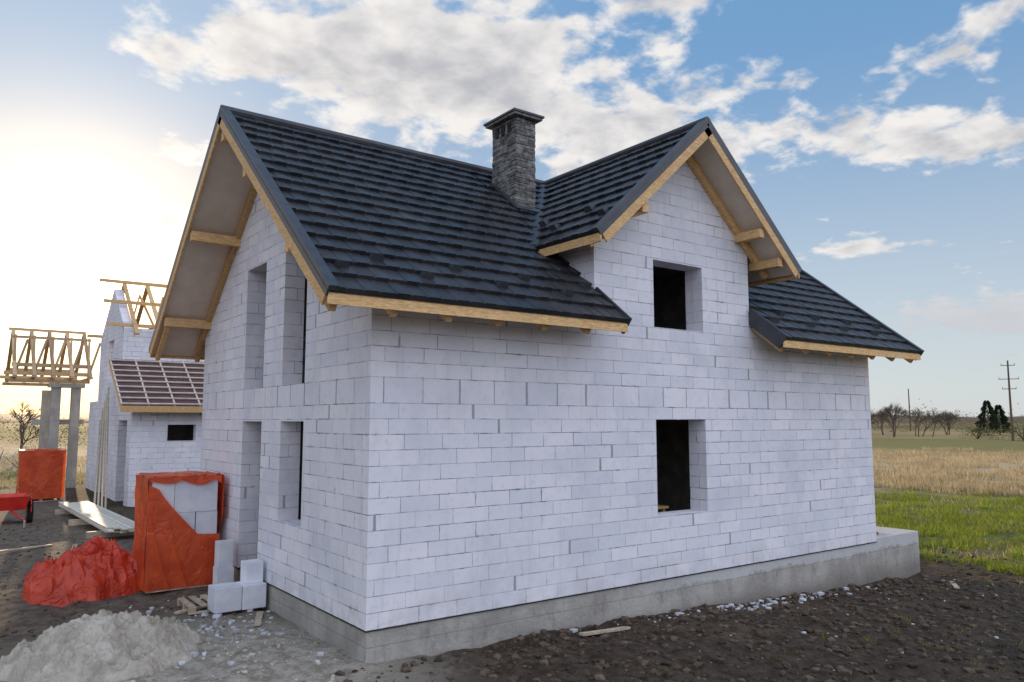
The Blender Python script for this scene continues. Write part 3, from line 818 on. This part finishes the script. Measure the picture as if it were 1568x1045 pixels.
for k,(cx,cy,r,h) in enumerate(((-1.5,52,1.5,1.8),(-.1,48,1.3,1.5),(1.2,56,1.6,2.0),(-4,50,1.4,1.5))):
    b=B(); 
    for _ in range(6): b.tube((cx,cy,gz(cx,cy)),(cx+random.gauss(0,.6),cy+random.gauss(0,.6),gz(cx,cy)+h*.8),.04,.01,'bark',4)
    clump(b,cx,cy,r,h,'blossom',700,.14); b.obj('blossoming_shrub' if k==0 else 'blossoming_shrub.%03d'%k,None,recalc=False)
def polar(az,d): a=R(az); return -4.5+d*math.cos(a),-9.3+d*math.sin(a)
b=B()
for _ in range(620):
    d=random.uniform(230,420); az_=random.uniform(8,50); cx,cy=polar(az_,d)
    h=(3.5+4.5*float(vn(np.array(az_*.9),np.array(1.),7)))*random.uniform(.6,1.2)
    clump(b,cx,cy,h*random.uniform(1.0,2.0),h,random.choice(('scrub','scrub','scrub','scrubgreen')),130,h*.085,lo=-.05)
for _ in range(240):
    cx,cy=polar(random.uniform(75,112),random.uniform(120,260))
    h=random.uniform(2,5); clump(b,cx,cy,h*1.3,h,random.choice(('scrub','scrubgreen')),80,h*.10,lo=-.05)
b.obj('distant_tree_line',None,recalc=False)
vs=[];fs=[];n=240
for i_ in range(n+1):
    a=R(-30+200*i_/n); d=1500
    h=8+14*float(vn(np.array(i_*.05),np.array(2.),3))+3*float(vn(np.array(i_*.4),np.array(1.),2))
    for dd_,hh in((0,-3),(120,h),(500,-3)): vs.append((math.cos(a)*(d+dd_),math.sin(a)*(d+dd_),hh))
for i_ in range(n):
    for q in(0,1): a=i_*3+q; fs.append((a,a+1,a+4,a+3))
b=B(); b.add(vs,fs,'scrub'); b.obj('distant_hills',None,smooth=True)
k=0
for (az,d,h,n) in((27.3,185,10,5),(26.2,190,8.5,5),(28.6,200,8,5),(24.3,205,7,5)):
    cx,cy=polar(az,d); b=B()
    for s_ in range(4): bare(b,Vector((cx+random.gauss(0,1.4),cy+random.gauss(0,1.4),gz(cx,cy)-.2)),Vector((random.gauss(0,.18),random.gauss(0,.18),1)).normalized(),h*.27,.13,5,'bark',.42)
    clump(b,cx,cy,h*.4,h*.85,'scrub',700,.16,lo=.3); b.obj('tree' if k==0 else 'tree.%03d'%k,None,recalc=False); k+=1
k=0
for (az,d,h) in((22.0,200,7.5),(21.4,204,6.5)):
    cx,cy=polar(az,d); b=B(); z0=gz(cx,cy); b.tube((cx,cy,z0),(cx,cy,z0+h),.2,.04,'bark',6)
    for _ in range(1500):
        t=random.random()**.8; a=random.uniform(0,6.28); rr=(1-t)*h*.36*math.sqrt(random.random())*(1+.25*math.sin(t*26))+.1
        p=Vector((cx+math.cos(a)*rr,cy+math.sin(a)*rr,z0+.5+t*(h-.4))); dd_=Vector((math.cos(a),math.sin(a),-.4))*random.uniform(.3,.7)
        b.add([p,p+dd_,p+dd_*.4+Vector((0,0,.3))],[(0,1,2)],'pine')
    b.obj('pine_tree' if k==0 else 'pine_tree.%03d'%k,None,recalc=False); k+=1
k=0
for (az,d,r,h,mt) in ((20.2,170,6,3.4,'scrubgreen'),(22.6,175,5,3.,'scrubgreen'),(30.,180,4,4.2,'scrub')):
    cx,cy=polar(az,d); b=B()
    for _ in range(9): b.tube((cx,cy,gz(cx,cy)),(cx+random.gauss(0,r*.4),cy+random.gauss(0,r*.4),gz(cx,cy)+h),.09,.02,'bark',4,cap=False)
    clump(b,cx,cy,r,h,mt,1300,.3,lo=0.); b.obj('shrub' if k==0 else 'shrub.%03d'%k,None,recalc=False); k+=1
for k,(az,d,wd_,h) in enumerate(((31.5,215,7,2.4),(32.8,240,9,2.6))):
    cx,cy=polar(az,d); z=gz(cx,cy)-.2
    b=B(); b.box((cx-4,cy-wd_/2,z),(cx+4,cy+wd_/2,z+h),'village')
    b.add([(cx-4.5,cy-wd_/2-.5,z+h),(cx-4.5,cy+wd_/2+.5,z+h),(cx,cy+wd_/2+.5,z+h+2.4),(cx,cy-wd_/2-.5,z+h+2.4),(cx+4.5,cy-wd_/2-.5,z+h),(cx+4.5,cy+wd_/2+.5,z+h)],
          [(0,1,2,3),(3,2,5,4),(0,3,4),(1,5,2)],'woodgrey')
    for q in(-2.5,0.,2.5): b.box((cx-4.03,cy+q-.5,z+1),(cx-3.99,cy+q+.5,z+2.),'rubber')
    b.obj('village_house' if k==0 else 'village_house.%03d'%k,None)
def pole(x,y,h,name,arms=True):
    b=B(); z=gz(x,y); b.tube((x,y,z-.3),(x,y,z+h),.24,.14,'bark',8)
    dr=Vector((.45,-.9,0)).normalized()
    if arms:
        for zz,l in((h-.9,1.1),(h-3.4,1.6),(h-5.2,1.1)):
            c=Vector((x,y,z+zz)); b.beam(c-dr*l,c+dr*l,.12,.12,'bark')
            for s_ in(-1,1): b.tube(c+dr*l*s_*.95,c+dr*l*s_*.95+Vector((0,0,.4)),.08,.05,'steel',6)
    b.obj(name,None)
pole(152,50,14.6,'power_pole'); pole(220,102,12,'power_pole.001',False)

# ------------------------------------------------------------ sun + world
sd=Vector((147,1335,214)).normalized()
el=math.asin(sd.z); rot=math.atan2(sd.x,sd.y)
L=bpy.data.lights.new('sun','SUN'); L.energy=4.8; L.angle=R(.6); L.color=(1.,.72,.43)
lo=bpy.data.objects.new('sun',L); scene.collection.objects.link(lo); lo.rotation_euler=sd.to_track_quat('Z','Y').to_euler()
lo.location=(0,60,30)
W=bpy.data.worlds.new('World'); scene.world=W; W.use_nodes=True
nt=NT(W.node_tree); bg=W.node_tree.nodes['Background']
K=.12
sky=nt.n('ShaderNodeTexSky',sky_type='NISHITA'); sky.sun_disc=False; sky.sun_elevation=el; sky.sun_rotation=rot
sky.air_density=1.; sky.dust_density=.4; sky.ozone_density=2.
dirv=nt.v('NORMALIZE',nt.n('ShaderNodeTexCoord').outputs['Generated'])
x,y,z=nt.sep(dirv)[:3]
az=nt.m('MULTIPLY',nt.m('ARCTAN2',x,y),57.2958); elv=nt.m('MULTIPLY',nt.m('ARCSINE',z),57.2958)
zz=nt.m('ADD',nt.m('MAXIMUM',z,0.),.20)
q=nt.comb(nt.m('DIVIDE',x,zz),nt.m('DIVIDE',y,zz),0.)
big=nt.noise(q,2.4,3,.5,.2); puff=nt.noise(q,11.,5,.55,.15); puff2=nt.noise(nt.v('ADD',q,(-.015,-.045,0)),8.,4,.55,.15)
n1=nt.m('ADD',nt.m('MULTIPLY',big,.45),nt.m('MULTIPLY',puff,.6))
def ga(a,e,ra,re,w_,tilt=0.):
    da=nt.m('SUBTRACT',az,a); de=nt.m('SUBTRACT',nt.m('SUBTRACT',elv,e),nt.m('MULTIPLY',da,tilt))
    da=nt.m('DIVIDE',da,ra); de=nt.m('DIVIDE',de,re)
    s_=nt.m('ADD',nt.m('MULTIPLY',da,da),nt.m('MULTIPLY',de,de))
    return nt.m('MULTIPLY',nt.m('EXPONENT',nt.m('MULTIPLY',s_,-1.)),w_)
gs=[ga(34,24.8,14,7.,.36,-.05),ga(47,19.5,7,3.,.24),ga(66,18.2,11,2.2,.30,-.03),ga(68,24.,6,1.5,.25,.3),ga(10.7,13.5,4.5,1.1,.30,.2),ga(16,27,7,3.5,.20),
    ga(11,24,4,2,.18),ga(60.8,11.6,4.5,.8,.27),ga(68,6.5,9,1.6,.28),ga(50,30,6,2.,.18),ga(1,8.5,3.5,1.,.22),ga(13,18.5,3,1.2,.20),ga(56,24,2.5,1.2,.18)]
g_=gs[0]
for t_ in gs[1:]: g_=nt.m('ADD',g_,t_)
rear_fill=nt.mr(y,.25,-.35,0.,.36)  # added unseen cloud bank behind the camera, brightens the shaded facades
cov=nt.m('ADD',nt.m('ADD',n1,g_),rear_fill)
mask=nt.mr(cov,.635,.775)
dens=nt.mr(nt.m('ADD',nt.m('ADD',nt.m('MULTIPLY',puff2,.6),nt.m('MULTIPLY',big,.35)),nt.m('MULTIPLY',g_,.5)),.50,.80)
ccol=nt.mix(dens,C(.94/K,.90/K,.86/K),C(.50/K,.50/K,.53/K))
ccol=nt.mix(nt.m('MULTIPLY',nt.mr(elv,14.,5.),nt.mr(az,40.,60.)),ccol,C(.60/K,.62/K,.66/K))
ccol=nt.mix(nt.mr(rear_fill,.02,.3),ccol,C(1.17/K,1.24/K,1.48/K))
ms=nt.m('MULTIPLY',nt.m('MULTIPLY',mask,.93),nt.mr(elv,-1.,4.))
hz=nt.mix(nt.mr(elv,0.,28.),C(.68/K,.74/K,.79/K),C(.19/K,.39/K,.68/K))
hzl=nt.mix(nt.mr(elv,0.,28.),C(.82/K,.62/K,.44/K),C(.38/K,.54/K,.76/K))
hz=nt.mix(nt.mr(az,50.,8.),hz,hzl)
skyc=nt.mix(.8,sky.outputs[0],hz)
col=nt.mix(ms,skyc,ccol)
sdot=nt.v('DOT_PRODUCT',dirv,tuple(sd))
sp=nt.m('MAXIMUM',sdot,0.)
ga1=nt.m('MULTIPLY',nt.m('POWER',sp,700.),7./K)
ga2=nt.m('MULTIPLY',nt.m('POWER',sp,90.),1.1/K)
ga3=nt.m('MULTIPLY',nt.m('POWER',sp,18.),.20/K)
gc=nt.mix(1.,nt.comb(ga1,nt.m('MULTIPLY',ga1,.86),nt.m('MULTIPLY',ga1,.58)),nt.comb(ga2,nt.m('MULTIPLY',ga2,.74),nt.m('MULTIPLY',ga2,.42)),'ADD')
gc=nt.mix(1.,gc,nt.comb(ga3,nt.m('MULTIPLY',ga3,.80),nt.m('MULTIPLY',ga3,.52)),'ADD')
col=nt.mix(1.,col,gc,'ADD')
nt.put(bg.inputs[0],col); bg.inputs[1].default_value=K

cam=bpy.data.cameras.new('camera'); co=bpy.data.objects.new('camera',cam); scene.collection.objects.link(co)
cam.lens=27.05; cam.sensor_width=36; cam.clip_end=6000; cam.clip_start=.05
co.location=(-4.513,-9.259,2.66); co.rotation_euler=(R(90+5.96),0,R(-36.41))
scene.camera=co
